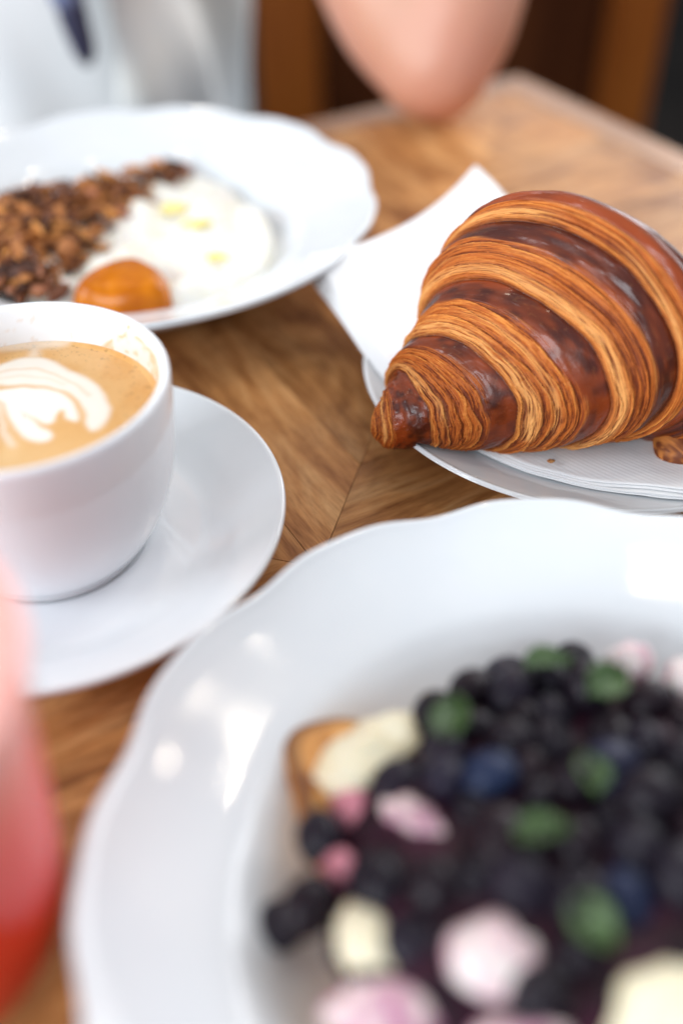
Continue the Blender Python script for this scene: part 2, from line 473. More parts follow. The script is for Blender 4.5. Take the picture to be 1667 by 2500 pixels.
napkin = tag(empty('paper_napkin', (SP.x, SP.y, .012)), 'folded white paper napkin between croissant and side plate', 'napkin')
ED_A = [(-.0131, .3925, .0345), (.0035, .3595, .0270), (.0175, .3290, .0215), (.0340, .3030, .0165), (.0520, .2860, .0125), (.0680, .2740, .0112), (.0850, .2650, .0112), (.1010, .2585, .0130), (.1160, .2520, .0165), (.1400, .2440, .0210), (.1650, .2380, .0240)]
ED_B = [(.0650, .4540, .0475), (.0740, .4370, .0440), (.0850, .4160, .0350), (.0970, .3860, .0230), (.1080, .3650, .0165), (.1200, .3460, .0140), (.1340, .3280, .0130), (.1470, .3080, .0130), (.1600, .2880, .0160), (.1760, .2680, .0210), (.1920, .2520, .0250)]
NU, NV = 90, 44
for ply in range(5):
    tu = np.linspace(0, 10, NU)
    A = cat_at(ED_A, tu); B = cat_at(ED_B, tu)
    s = np.linspace(0, 1, NV)
    # plies sit slightly inside one another, edges uneven
    off = [-.0026, -.0014, -.0018, -.0004, .0010][ply]
    dirv = (B - A); dirv /= np.linalg.norm(dirv[:, :2], axis=1)[:, None]
    wob = .0006 * (vn(tu * 1.3, tu * 0 + ply, 40) - .5)
    A2 = A + dirv * (off + wob)[:, None] if np.ndim(off + wob) else A
    Pn = A2[:, None] * (1 - s)[None, :, None] + B[:, None] * s[None, :, None]
    sag = 4 * s * (1 - s)
    u01 = tu / 10
    Pn[..., 2] -= sag[None] * (.0042 * np.exp(-(u01 / .22) ** 2))[:, None]
    bulge = .0075 * np.exp(-(u01 / .10) ** 2)
    Pn[..., 1] -= (4 * s * (1 - s))[None] * bulge[:, None]
    Pn[..., 0] += (4 * s * (1 - s))[None] * (bulge * .55)[:, None]
    rr = np.hypot(Pn[..., 0] - SP.x, Pn[..., 1] - SP.y)
    zmin = np.where(rr < .089, sp_z(np.minimum(rr, .0885)) + .0009, .0)
    lift = (4 - ply) * -.0013 * (1 - .45 * ss(.0, .5, u01))[:, None]
    front = np.exp(-((u01[:, None] - .72) / .16) ** 2) * np.exp(-(s[None] / .25) ** 2)
    Pn[..., 2] += lift + front * (.0032 if ply >= 2 else -.0012)
    Pn[..., 2] = np.maximum(Pn[..., 2], zmin + ply * .0004)
    Pn[..., 2] += .0004 * (vn(tu[:, None] * 2.2, s[None] * 5, 50) - .5)
    Vn = Pn.reshape(-1, 3) - np.array([SP.x, SP.y, .012])
    me = big_mesh('ply', Vn, grid_quads(NU, NV, False))
    o = link('ply', me, PAPER, napkin)
    sm = o.modifiers.new('thickness', 'SOLIDIFY'); sm.thickness = .00022; sm.offset = -1

# ------------------------------------------------------------------ croissant
RG = [(.0118, .2895, .0218, .0020, .0020, -12), (.0128, .2897, .0218, .0056, .0054, -8), (.0165, .2905, .0224, .0102, .0097, 0), (.0222, .2925, .0236, .0142, .0124, 17), (.0288, .2930, .0264, .0192, .0158, 35),
      (.0367, .2926, .0300, .0240, .0194, 45), (.0470, .2942, .0338, .0308, .0236, 46), (.0564, .2968, .0379, .0375, .0279, 46), (.0634, .3005, .0420, .0443, .0325, 46), (.0695, .3049, .0460, .0502, .0370, 46), (.0760, .3070, .0498, .0528, .0412, 45), (.0823, .3085, .0525, .0540, .0440, 44),
      (.0930, .3100, .0500, .0525, .0410, 39), (.1050, .3080, .0400, .0450, .0300, 30), (.1250, .3060, .0345, .0400, .0250, 8), (.150, .3060, .0320, .0330, .0225, -14), (.172, .3030, .0300, .0250, .0200, -28), (.190, .3020, .0310, .0195, .0185, -38), (.202, .296, .027, .0115, .0112, -38), (.2055, .294, .0255, .0060, .0060, -38), (.2062, .2935, .025, .002, .002, -38)]
NQ1, NQ2, NM = 820, 150, 560
qv = np.concatenate([np.linspace(0, 12, NQ1), np.linspace(12, 20, NQ2)[1:]])
S = cat_at(RG, qv)
a = np.linspace(0, 2 * np.pi, NM, endpoint=False)
ph = np.radians(S[:, 5])
Av = np.stack([np.sin(ph), -np.cos(ph), 0 * ph], 1) * S[:, 3:4]
Bv = np.stack([0 * ph, 0 * ph, S[:, 4]], 1)
Xc = S[:, None, :3] + np.cos(a)[None, :, None] * Av[:, None] + np.sin(a)[None, :, None] * Bv[:, None]
QQ = np.repeat(qv[:, None], NM, 1); AA = np.repeat(a[None], len(qv), 0); TH = AA / (2 * np.pi)
# wraps: each one starts with the exposed laminated edge and ends with a smooth dark sheet
wq = QQ + .26 * (vn(TH * 5, QQ * .35, 60, 5) - .5) + .09 * (vn(TH * 17, QQ * .9, 61, 17) - .5)
cre = np.array([-1.0, 1.55, 3.42, 5.42, 7.50, 9.55, 11.35, 13.3, 15.2, 17.0, 18.6, 21.0])
k = np.clip(np.searchsorted(cre, wq.ravel()) - 1, 0, len(cre) - 2).reshape(wq.shape)
tph = (wq - cre[k]) / (cre[k + 1] - cre[k])
mirror = k >= 6            # beyond the middle the wraps face the other tip
tph = np.where(mirror, 1 - tph, tph)
thr = .66 + .22 * (vn(TH * 6, k * 3.3, 62, 6) - .5) + .06 * (vn(TH * 31, QQ * 2, 63, 31) - .5)
thr = np.where(k == 2, thr + .08, thr); thr = np.where(k == 1, .40, thr); thr = np.where(k == 5, thr - .26, thr); thr = np.where(k == 0, 1.2, thr)
dark = ss(-.055, .050, tph - thr + .10 * (vn(TH * 14, wq * 20, 89, 14) - .5))
amp = S[:, 3:4] * .040 + .00035
u = np.clip(tph, 0, 1) ** .72
bul = (4 * u * (1 - u)) ** .55 * 1.15 - .65
# second soft fold inside the laminated edge
fold = .22 * np.exp(-((tph - .22 - .06 * (vn(TH * 4, k * 1.7, 64, 4) - .5)) / .06) ** 2) - .20 * np.exp(-((tph - .36) / .05) ** 2)
dsp = amp * (bul + fold * (1 - dark))
# lamination: thin sheets seen edge on, running round the roll
warp = 1.1 * (vn(TH * 7, QQ * 1.3, 65, 7) - .5) + .9 * (vn(TH * 40, QQ * 3, 66, 40) - .5)
dens = 2.8
l0 = vn(TH * 6, wq * 5.5 * dens + warp * .6, 67, 6)
l1 = vn(TH * 22, wq * 13 * dens + warp, 68, 22)
l2 = vn(TH * 52, wq * 24 * dens + warp * 1.6, 69, 52)
l3 = vn(TH * 90, wq * 40, 70, 90)
lam = .28 * l0 + .36 * l1 + .26 * l2 + .10 * l3
lamS = ss(.30, .70, lam)
dsp += (1 - dark) * (.00060 * (l1 - .5) + .00040 * (l2 - .5) + .0005 * (l0 - .5)) * np.clip(S[:, 3:4] / .02, .35, 1)
# broken flaky bits
_sc = wq * 3.6 + 1.3 * (vn(TH * 5, wq * 1.5, 83, 5) - .5) + .30 * (vn(TH * 26, wq * 3, 84, 26) - .5)
dsp += (1 - dark) * .00060 * ((_sc - np.floor(_sc)) ** 1.5 - .4) * np.clip(S[:, 3:4] / .02, .3, 1)
fl = ss(.70, .80, vn(TH * 70, wq * 22, 71, 70)) * (1 - dark)
dsp += fl * .00025
# glossy sheet: blisters and soft hollows
bl = vn(TH * 26, QQ * 4.2, 72, 26); bl2 = vn(TH * 60, QQ * 9, 73, 60)
dsp += dark * (.00045 * (bl - .5) + .00012 * (ss(.5, .9, bl2)))
dsp += .0014 * (vn(TH * 5, QQ * .6, 74, 5) - .5) * np.clip(S[:, 3:4] / .03, .2, 1)
du = np.gradient(Xc, axis=0); dv = np.roll(Xc, -1, 1) - np.roll(Xc, 1, 1)
Nn = np.cross(dv, du); Nn /= np.linalg.norm(Nn, axis=2)[..., None] + 1e-12
if ((Xc - S[:, None, :3]) * Nn).sum() < 0: Nn = -Nn
Xc = Xc + Nn * dsp[..., None]
rr = np.hypot(Xc[..., 0] - SP.x, Xc[..., 1] - SP.y)
floor_z = np.where(rr < .089, np.maximum(sp_z(np.minimum(rr, .0885)) + .0018, .0122), .010)
dz = floor_z - Xc[..., 2]
Xc[..., 2] = np.where(dz > 0, floor_z - np.tanh(dz / .01) * .0012, Xc[..., 2])
# colour: crust colour by bake plus painted crease shade, laminated dough paler than the brushed sheet
lamS_ = lamS.ravel(); dk = dark.ravel()
sawc = wq * 3.6 + 1.3 * (vn(TH * 5, wq * 1.5, 83, 5) - .5) + .30 * (vn(TH * 26, wq * 3, 84, 26) - .5)
saw = sawc - np.floor(sawc); sid = np.floor(sawc)
sheet = vn(TH * 4, sid * 7.3, 85, 4).ravel()
grain = vn(TH * 260, wq * 34, 86, 260).ravel()
tone = np.clip(.50 * lamS_ + .42 * (sheet - .5) + .28 * saw.ravel() ** 2 + .16 * (grain - .5) + .12, 0, 1)
gold = mixc((.150, .025, .004), (.43, .104, .012), ss(.05, .48, tone))
gold = mixc(gold, (.68, .240, .042), ss(.50, .95, tone))
seam = np.exp(-(saw / .10) ** 2).ravel() * .6 * ss(.25, .6, vn(TH * 8, sid * 3.1, 87, 8)).ravel()
gold = gold * (1 - seam[:, None]) + np.array([.14, .030, .006])[None] * seam[:, None]
lip = np.exp(-((1 - saw) / .14) ** 2).ravel() * .55 * ss(.45, .75, vn(TH * 6, sid * 5.1, 88, 6)).ravel() * .8
gold = gold * (1 - lip[:, None]) + np.array([.76, .34, .085])[None] * lip[:, None]
puff = np.exp(-((tph - .13 - .08 * (vn(TH * 5, k * 2.1, 75, 5) - .5)) / .075) ** 2) + .65 * np.exp(-((tph - .40) / .04) ** 2) * ss(.45, .7, vn(TH * 4, k * 4.7, 76, 4))
puff = np.clip(puff.ravel() * ss(.25, .6, lam).ravel() * ss(.25, .6, vn(TH * 9, QQ * 1.2, 77, 9)).ravel(), 0, 1) * (k.ravel() >= 1)
gold = gold * (1 - .8 * puff[:, None]) + np.array([.80, .40, .125])[None] * .8 * puff[:, None]
crk = .5 * (ss(.62, .80, 1 - l2) * ss(.4, .8, vn(TH * 30, wq * 6, 78, 30))).ravel() * .65
gold = gold * (1 - crk[:, None]) + np.array([.10, .024, .006])[None] * crk[:, None]
mott = np.clip(.55 * vn(TH * 12, QQ * 1.6, 79, 12) + .45 * vn(TH * 45, QQ * 6, 80, 45), 0, 1).ravel()
brown = mixc((.062, .009, .003), (.21, .034, .005), ss(.25, .75, mott))
brown = brown * (.78 + .50 * np.clip(np.abs(tph - .80) / .2, 0, 1).ravel() ** 1.5)[:, None]
burn = ss(.70, .86, vn(TH * 14, QQ * 1.1, 81, 14)).ravel() * .35
brown = brown * (1 - burn[:, None]) + np.array([.055, .0135, .010])[None] * burn[:, None]
spk = (ss(.80, .90, vn(TH * 120, QQ * 15, 82, 120)) * .06).ravel()
brown = brown * (1 - spk[:, None]) + np.array([.50, .20, .06])[None] * spk[:, None]
C = gold * (1 - dk[:, None]) + brown * dk[:, None]
# crease where one wrap tucks under the next, its shade painted dark
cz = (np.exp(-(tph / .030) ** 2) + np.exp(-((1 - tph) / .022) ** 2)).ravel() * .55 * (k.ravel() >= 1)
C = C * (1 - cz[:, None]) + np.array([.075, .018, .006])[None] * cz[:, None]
nq = len(qv)
Vc = Xc.reshape(-1, 3)
org = np.array([.085, .310, .012])
me = big_mesh('crust', Vc - org, grid_quads(nq, NM, True)[:, ::-1])
attr_col(me, 'Col', C)
attr_f(me, 'Gloss', dk * .85 + .08)
CRUST = mat('croissant_crust', (.4, .15, .04), .5)
t = NT(CRUST); v = t.obj()
t.l(t.attr('Col'), t.b.inputs['Base Color'])
g = t.attr('Gloss', 'Fac')
mr = t.n('MapRange'); t.l(g, mr.inputs[0]); mr.inputs[3].default_value = .72; mr.inputs[4].default_value = .34
t.l(mr.outputs[0], t.b.inputs['Roughness'])
mr2 = t.n('MapRange'); t.l(g, mr2.inputs[0]); mr2.inputs[3].default_value = .0; mr2.inputs[4].default_value = .24
t.l(mr2.outputs[0], t.b.inputs['Coat Weight']); t.b.inputs['Coat Roughness'].default_value = .11
n1 = t.bump(t.noise(620, 4, v), .22, .0005); n1 = t.bump(t.noise(170, 3, v), .15, .0010, n1)
t.l(n1, t.b.inputs['Normal'])
t.b.inputs['Specular IOR Level'].default_value = .32; t.b.inputs['Subsurface Weight'].default_value = .06; t.b.inputs['Subsurface Radius'].default_value = (.003, .0012, .0005)
cro = tag(empty('croissant', tuple(org)), 'large glossy brown croissant with flaky golden layers on the napkin', 'croissant')
link('crust', me, CRUST, cro)
# dough tail poking out at the bottom of the far wrap
NT2, NM2 = 90, 90
tv = np.linspace(0, 1, NT2); av = np.linspace(0, 2 * np.pi, NM2, endpoint=False)
T2 = np.repeat(tv[:, None], NM2, 1); A2 = np.repeat(av[None], NT2, 0)
prof = np.sqrt(np.clip(1 - (2 * T2 - 1) ** 2, 0, 1)) * (1 + .10 * (vn(T2 * 14, A2 * 0, 90) - .5) + .08 * (vn(A2 / (2 * np.pi) * 12, T2 * 6, 91, 12) - .5))
lx = (T2 - .5) * .048; ly = prof * .0150 * np.cos(A2); lz = prof * .0095 * np.sin(A2)
Vt = np.stack([lx, ly, lz], -1).reshape(-1, 3)
me = big_mesh('dough_tail', Vt, grid_quads(NT2, NM2, True))
lm = (.6 * vn(T2 * 30, A2 * 1.2, 92) + .4 * vn(T2 * 70, A2 * 3, 93)).ravel()
attr_col(me, 'Col', mixc((.15, .034, .007), (.50, .17, .035), ss(.3, .7, lm))); attr_f(me, 'Gloss', np.full(len(Vt), .15))
link('dough_tail', me, CRUST, cro, loc=tuple(np.array([.1330, .2890, .0200]) - org), rot=(R_(12), R_(-18), R_(38)))

def crumb(name, loc, s, seed, m, label):
    rg = random.Random(seed); bm = bmesh.new(); bmesh.ops.create_icosphere(bm, subdivisions=2, radius=s)
    for vv in bm.verts: vv.co *= rg.uniform(.7, 1.25)
    bmesh.ops.scale(bm, vec=(1.3, .9, .6), verts=bm.verts)
    me = bpy.data.meshes.new(name); bm.to_mesh(me); bm.free()
    return tag(link(name, me, m, None, loc), label, 'crumb')
CRUMB = mat('crumb', (.42, .17, .045), .7)
t = NT(CRUMB); t.l(t.ramp(t.noise(800, 2, t.obj()), [(.3, (.25, .08, .02)), (.7, (.55, .26, .08))]), t.b.inputs['Base Color'])
crumb('croissant_crumb', (.0745, .2746, .0148), .0010, 3, CRUMB, 'tiny brown crumb lying on the napkin before the croissant')

# ------------------------------------------------------------------ yogurt, granola, jam on the far plate
def blob_patch(name, cx, cy, poly, z0, hfun, m, label=None, cat=None, n=90, parent=None, soft=.010):
    """a low mound with a rounded rim filling a polygon (local coordinates)"""
    P = np.array(smooth_poly(poly)); c = P.mean(0)
    rs = np.linspace(0, 1, n); V = []
    nb = len(P)
    rim = np.hypot(*(P - c).T)
    Xg = c[0] + (P[None, :, 0] - c[0]) * rs[:, None]; Yg = c[1] + (P[None, :, 1] - c[1]) * rs[:, None]
    dist = (1 - rs)[:, None] * rim[None]
    e = np.clip(dist / soft, 0, 1); prof = np.sqrt(1 - (1 - e) ** 2)
    Z = z0 + prof * hfun(Xg, Yg)
    V = np.stack([Xg, Yg, Z], -1).reshape(-1, 3)
    me = big_mesh(name, V, grid_quads(n, nb, True))
    o = link(name, me, m, parent, None if parent else (cx, cy, 0))
    if label: tag(o, label, cat)
    return o

YOG = mat('thick_yogurt', (.86, .83, .74), .35)
t = NT(YOG); v = t.obj()
t.l(t.ramp(t.noise(70, 3, v), [(.35, (.88, .87, .82)), (.68, (.87, .83, .70))]), t.b.inputs['Base Color'])
t.b.inputs['Subsurface Weight'].default_value = .3; t.b.inputs['Subsurface Radius'].default_value = (.004, .003, .002)
yp = [(.069, -.012), (.066, .015), (.055, .040), (.035, .062), (.010, .074), (-.02, .070), (-.045, .05), (-.06, .02), (-.06, -.02), (-.045, -.045), (-.015, -.062), (.015, -.067), (.042, -.060), (.062, -.042)]
blob_patch('yogurt', FAR.x, FAR.y, yp, .0082, lambda x, y: .0120 + .006 * (vn(x * 90, y * 90, 5) - .5) + .0022 * np.sin(x * 190 + 3 * vn(x * 60, y * 60, 6)), YOG, 'thick white yogurt spread in the scalloped plate behind the cup', 'yogurt')
OIL = mat('golden_oil', (.84, .70, .20), .2)
NT(OIL)
for i, (x, y, s_, lab) in enumerate([(.018, .022, .0046, 'yellow oil pool on the yogurt closest to the granola tip'), (.031, .004, .0044, 'long yellow oil streak in the middle of the yogurt'), (.044, -.030, .0030, 'faint small oil drop on the yogurt near the plate front')]):
    P = [(x + s_ * (1.9 if j % 2 else 1.2) * math.cos(j * math.pi / 4 + i), y + s_ * .8 * math.sin(j * math.pi / 4 + i)) for j in range(8)]
    o = blob_patch('oil_drop', FAR.x, FAR.y, P, .0200, lambda x, y: .0026 + 0 * x, OIL, n=8, soft=.004)
    tag(o, lab, 'oil drop', 'oil drops on the yogurt')
JAM = mat('apricot_jam', (.60, .19, .010), .2, Specular_IOR_Level=.22)
t = NT(JAM); t.l(t.ramp(t.noise(90, 3, t.obj()), [(.3, (.40, .095, .002)), (.7, (.66, .205, .005))]), t.b.inputs['Base Color'])
t.b.inputs['Subsurface Weight'].default_value = .2; t.b.inputs['Subsurface Radius'].default_value = (.01, .004, .001)
jp = [(.027, -.064), (.025, -.050), (.018, -.041), (.008, -.034), (-.002, -.035), (-.010, -.044), (-.017, -.058), (-.014, -.068), (.004, -.073), (.022, -.071)]
blob_patch('apricot_jam', FAR.x, FAR.y, jp, .012, lambda x, y: .0150 + .004 * (vn(x * 75, y * 75, 8) - .4), JAM, 'translucent orange jam spooned beside granola and yogurt', 'jam', soft=.010)
# granola: uncountable baked oat crumbs in one heap
GRAN = mat('granola', (.3, .12, .04), .7)
t = NT(GRAN); t.l(t.attr('Col'), t.b.inputs['Base Color']); t.l(t.bump(t.noise(700, 3, t.obj()), .5, .0008), t.b.inputs['Normal'])
rg = random.Random(11); GV, GF, GC = [], [], []
ico = bmesh.new(); bmesh.ops.create_icosphere(ico, subdivisions=2, radius=1); iv = [v.co.copy() for v in ico.verts]; ico.verts.index_update(); jf = [[v.index for v in f.verts] for f in ico.faces]; ico.free()
cols = [(.42, .15, .035), (.30, .10, .025), (.14, .045, .018), (.55, .22, .05), (.20, .06, .02), (.07, .025, .014), (.36, .13, .06), (.45, .17, .05)]
gp = smooth_poly([(.022, .066), (.008, .040), (-.002, .014), (-.012, -.012), (-.018, -.036), (-.022, -.060), (-.040, -.066), (-.062, -.048), (-.076, -.022), (-.078, .006), (-.070, .030), (-.045, .040), (-.018, .052), (.004, .072)])
cnt = 0
while cnt < 950:
    x, y = rg.uniform(-.08, .03), rg.uniform(-.06, .075)
    d = float(poly_sdf(gp, np.array([x]), np.array([y]))[0])
    if d > -.001: continue
    depth = min(1, -d / .022)
    z = .0165 + rg.random() * (.004 + .016 * depth ** .7)
    s = rg.choice([.0010, .0014, .0020, .0028, .0040]) * rg.uniform(.8, 1.15)
    rot = Matrix.Rotation(rg.uniform(0, 6.28), 3, 'Z') @ Matrix.Rotation(rg.uniform(0, 6.28), 3, 'X')
    sc = Vector((rg.uniform(.9, 2.1), rg.uniform(.6, 1.1), rg.uniform(.22, .6)))
    b0 = len(GV); c = rg.choice(cols); q = rg.uniform(.8, 1.2)
    for v in iv:
        p = rot @ Vector((v.x * sc.x, v.y * sc.y, v.z * sc.z)) * s * rg.uniform(.70, 1.25)
        GV.append((x + p.x, y + p.y, z + p.z)); GC.append(tuple(min(1, cc * q) for cc in c))
    GF += [[b0 + i for i in f] for f in jf]; cnt += 1
me = mesh('granola', GV, GF); attr_col(me, 'Col', np.array(GC))
tag(link('granola', me, GRAN, None, (FAR.x, FAR.y, 0)), 'toasted brown granola heaped beside the white yogurt', 'granola', kind='stuff')

# ------------------------------------------------------------------ blueberry toast on the front plate
BREAD = mat('fried_bread', (.5, .25, .08), .6)
t = NT(BREAD); v = t.obj()
geo = t.n('NewGeometry'); sep = t.n('SeparateXYZ'); t.l(v, sep.inputs[0])
bc = t.ramp(t.noise(110, 4, v), [(.28, (.20, .06, .015)), (.48, (.56, .25, .06)), (.72, (.74, .44, .16))])
t.l(t.mix(t.attr('Rim', 'Fac'), bc, (.085, .022, .008)), t.b.inputs['Base Color'])
t.l(t.bump(t.noise(260, 4, v), .6, .002), t.b.inputs['Normal'])
tp = smooth_poly([(-0.0159, 0.1522), (-0.0053, 0.1585), (0.0159, 0.1564), (0.0476, 0.1585), (0.0898, 0.1585), (0.1184, 0.1374), (0.1215, 0.1004), (0.1036, 0.0698), (0.0581, 0.0550), (0.0211, 0.0634), (0.0042, 0.0845), (-0.0032, 0.1110), (-0.0116, 0.1353)], 8)
tp = np.array(tp); tc = tp.mean(0)
prof = [(1.0, .0085), (1.012, .011), (1.015, .016), (1.01, .020), (.985, .0235), (.94, .0245), (.7, .0240), (.01, .0240)]
pr = cat_at(prof, np.linspace(0, 7, 43))
Vb = np.stack([tc[0] + (tp[None, :, 0] - tc[0]) * pr[:, :1], tc[1] + (tp[None, :, 1] - tc[1]) * pr[:, :1], np.repeat(pr[:, 1:], len(tp), 1)], -1)
Vb = Vb.reshape(-1, 3); Vb[:, :2] += .0012 * (np.stack([vn(Vb[:, 0] * 200, Vb[:, 2] * 200 + Vb[:, 1] * 170, 1), vn(Vb[:, 1] * 200, Vb[:, 2] * 200 + Vb[:, 0] * 150, 2)], 1) - .5)
Vb -= np.array([FP.x, FP.y, 0])
toast_me = big_mesh('toast', Vb, grid_quads(43, len(tp), True))
attr_f(toast_me, 'Rim', np.repeat(.8 * np.exp(-((pr[:, 1] - .0240) / .0011) ** 2) * (pr[:, 0] > .93), len(tp)))
o = link('toast', toast_me, BREAD, None, FP)
tag(o, 'golden fried bread slice under the blueberries on the front plate', 'bread')
# cooked berry sauce between the berries
SAUCE = mat('berry_sauce', (.025, .006, .014), .4, Specular_IOR_Level=.2)
t = NT(SAUCE); t.l(t.ramp(t.noise(90, 3, t.obj()), [(.35, (.008, .003, .006)), (.7, (.045, .006, .020))]), t.b.inputs['Base Color'])
PC = np.array([.0660, .1095]); PR = np.array([.0765, .0620])
def mound(x, y):
    q = np.clip(1 - ((x - PC[0]) / PR[0]) ** 2 - ((y - PC[1]) / PR[1]) ** 2, 0, 1)
    return .0230 + .0125 * q ** .55
mp = [(PC[0] + .93 * PR[0] * math.cos(b) - FP.x, PC[1] + .93 * PR[1] * math.sin(b) - FP.y) for b in np.linspace(0, 2 * np.pi, 16, endpoint=False)]
blob_patch('berry_sauce', FP.x, FP.y, mp, .0215, lambda x, y: mound(x + FP.x, y + FP.y) - .0200 + .003 * vn(x * 120, y * 120, 4), SAUCE, 'dark purple berry sauce between the heaped blueberries', 'sauce', soft=.02)

BERRY = mat('blueberry_skin', (.02, .02, .04), .38, Specular_IOR_Level=.2)
t = NT(BERRY); v = t.obj()
info = t.n('ObjectInfo').outputs['Random']
skin = t.ramp(info, [(0, (.012, .004, .007)), (.4, (.008, .0045, .008)), (.72, (.010, .007, .012)), (.93, (.016, .011, .021)), (.965, (.016, .028, .070)), (1, (.016, .030, .075))])
bloom = t.noise(160, 3, v)
c = t.mix(t.ramp(bloom, [(.42, (0, 0, 0)), (.75, (.14, .14, .14))]), skin, (.050, .042, .058))
t.l(c, t.b.inputs['Base Color'])
t.l(t.ramp(bloom, [(.4, (.28,) * 3), (.7, (.55,) * 3)]), t.b.inputs['Roughness'])
# berry with a crowned calyx
NB, MB_ = 26, 30
lat = np.linspace(0, np.pi, NB); lon = np.linspace(0, 2 * np.pi, MB_, endpoint=False)
LA = np.repeat(lat[:, None], MB_, 1); LO = np.repeat(lon[None], NB, 0)
rb = 1 - .30 * np.exp(-(LA / .22) ** 2) + .07 * np.exp(-((LA - .42) / .11) ** 2) * (.6 + .4 * np.cos(5 * LO)) - .05 * np.exp(-((np.pi - LA) / .25) ** 2)
Vb = np.stack([rb * np.sin(LA) * np.cos(LO), rb * np.sin(LA) * np.sin(LO), .88 * rb * np.cos(LA)], -1).reshape(-1, 3)
berry_me = big_mesh('blueberry', Vb, grid_quads(NB, MB_, True))
berry_me.materials.append(BERRY)
berry_me.polygons.foreach_set('use_smooth', np.ones(len(berry_me.polygons), bool))

CREAMS = [  # x, y, z, rx, ry, rz, turn, kind, label
    (0.0059, 0.1447, 0.0274, 0.0197, 0.0106, 0.0080, 40, 0, 'long cream dollop on the browned back corner of the toast'),
    (0.0162, 0.1218, 0.0316, 0.0124, 0.0065, 0.0065, -42, 1, 'pink-stained slanting cream dollop among the berries'),
    (0.0011, 0.1305, 0.0256, 0.0058, 0.0074, 0.0058, 0, 2, 'small rosy cream blob just below the long dollop'),
    (-0.0021, 0.1141, 0.0268, 0.0058, 0.0053, 0.0053, 0, 2, 'small round pink cream blob at the toast edge'),
    (0.0048, 0.0965, 0.0280, 0.0085, 0.0123, 0.0075, 15, 0, 'upright oval cream dollop near the low left berries'),
    (0.0300, 0.0900, 0.0340, 0.0120, 0.0109, 0.0082, 20, 3, 'round pale cream dollop in front of the berry heap'),
    (0.0064, 0.0819, 0.0274, 0.0160, 0.0085, 0.0085, -12, 1, 'pink-edged cream dollop at the front edge of the toast'),
    (0.0324, 0.0735, 0.0316, 0.0130, 0.0086, 0.0086, 5, 1, 'cream dollop with purple juice at the bottom of the picture'),
    (0.0639, 0.0780, 0.0322, 0.0184, 0.0152, 0.0119, 25, 0, 'largest cream dollop at the lower right of the berries'),
    (0.0747, 0.1674, 0.0322, 0.0081, 0.0065, 0.0092, 0, 3, 'small white cream peak behind the berry heap'),
    (0.0921, 0.1603, 0.0322, 0.0119, 0.0097, 0.0097, 0, 3, 'white cream dollop at the right back of the toast'),
]
def cream_mat(name, a, b):
    m = mat(name, a, .42); t = NT(m); v = t.obj()
    t.l(t.ramp(t.noise(75, 3, v, .5, .4), [(.36, a), (.60, b)]), t.b.inputs['Base Color'])
    t.b.inputs['Subsurface Weight'].default_value = .25; t.b.inputs['Subsurface Radius'].default_value = (.004, .003, .002)
    t.l(t.bump(t.noise(300, 3, v), .3, .0012), t.b.inputs['Normal'])
    return m
CM = [cream_mat('cream', (.78, .73, .55), (.76, .66, .44)), cream_mat('cream_with_juice', (.78, .66, .62), (.36, .06, .20)),
      cream_mat('pink_cream', (.62, .26, .29), (.52, .16, .24)), cream_mat('white_cream', (.76, .71, .66), (.62, .36, .42))]
for i, (x, y, z, rx, ry, rz, turn, kd, lab) in enumerate(CREAMS):
    bm = bmesh.new(); bmesh.ops.create_icosphere(bm, subdivisions=4, radius=1)
    co = np.array([v.co for v in bm.verts])
    f = 1 + .30 * (vn(co[:, 0] * 1.7 + 9 * i, co[:, 1] * 1.7 + co[:, 2], i) - .5) + .14 * (vn(co[:, 0] * 4 + i, co[:, 2] * 4 + co[:, 1] * 3, i + 30) - .5)
    co = co * f[:, None] * np.array([rx, ry, rz]) * .80
    for v, c in zip(bm.verts, co): v.co = c
    me = bpy.data.meshes.new('cream_dollop'); bm.to_mesh(me); bm.free()
    tag(link('cream_dollop', me, CM[kd], None, (x, y, z), (0, 0, R_(turn))), lab, 'cream', 'cream dollops on the toast')

LEAVES = [(0.0261, 0.1459, 0.0391, 70, 0.0138, 'upright mint leaf at the left back of the berry heap'), (0.0519, 0.1629, 0.0385, 5, 0.0125, 'flat mint leaf along the back rim of the berry heap'),
          (0.0638, 0.1525, 0.0440, 40, 0.0138, 'bluish mint leaf beside the small white cream peak'), (0.0551, 0.1274, 0.0424, 95, 0.0109, 'small grey-green mint leaf in the middle of the berries'),
          (0.0420, 0.1126, 0.0430, 5, 0.0120, 'pale mint leaf lying across the centre of the berries'), (0.0497, 0.0937, 0.0412, -55, 0.0123, 'bright mint leaf low on the front slope of the berries')]
LEAFM = mat('mint_leaf', (.10, .22, .04), .42)
t = NT(LEAFM); v = t.obj(); 
lc = t.ramp(t.n('ObjectInfo').outputs['Random'], [(0, (.035, .075, .018)), (.5, (.060, .115, .028)), (1, (.050, .095, .042))])
wv = t.n('TexWave', wave_type='BANDS', bands_direction='X'); wv.inputs['Scale'].default_value = 150; wv.inputs['Distortion'].default_value = 1.5; t.l(v, wv.inputs['Vector'])
t.l(t.mix(t.ramp(wv.outputs['Fac'], [(.4, (0, 0, 0)), (1, (.35, .35, .35))]), lc, (.12, .18, .07)), t.b.inputs['Base Color'])
t.l(t.bump(wv.outputs['Fac'], .5, .0006), t.b.inputs['Normal'])
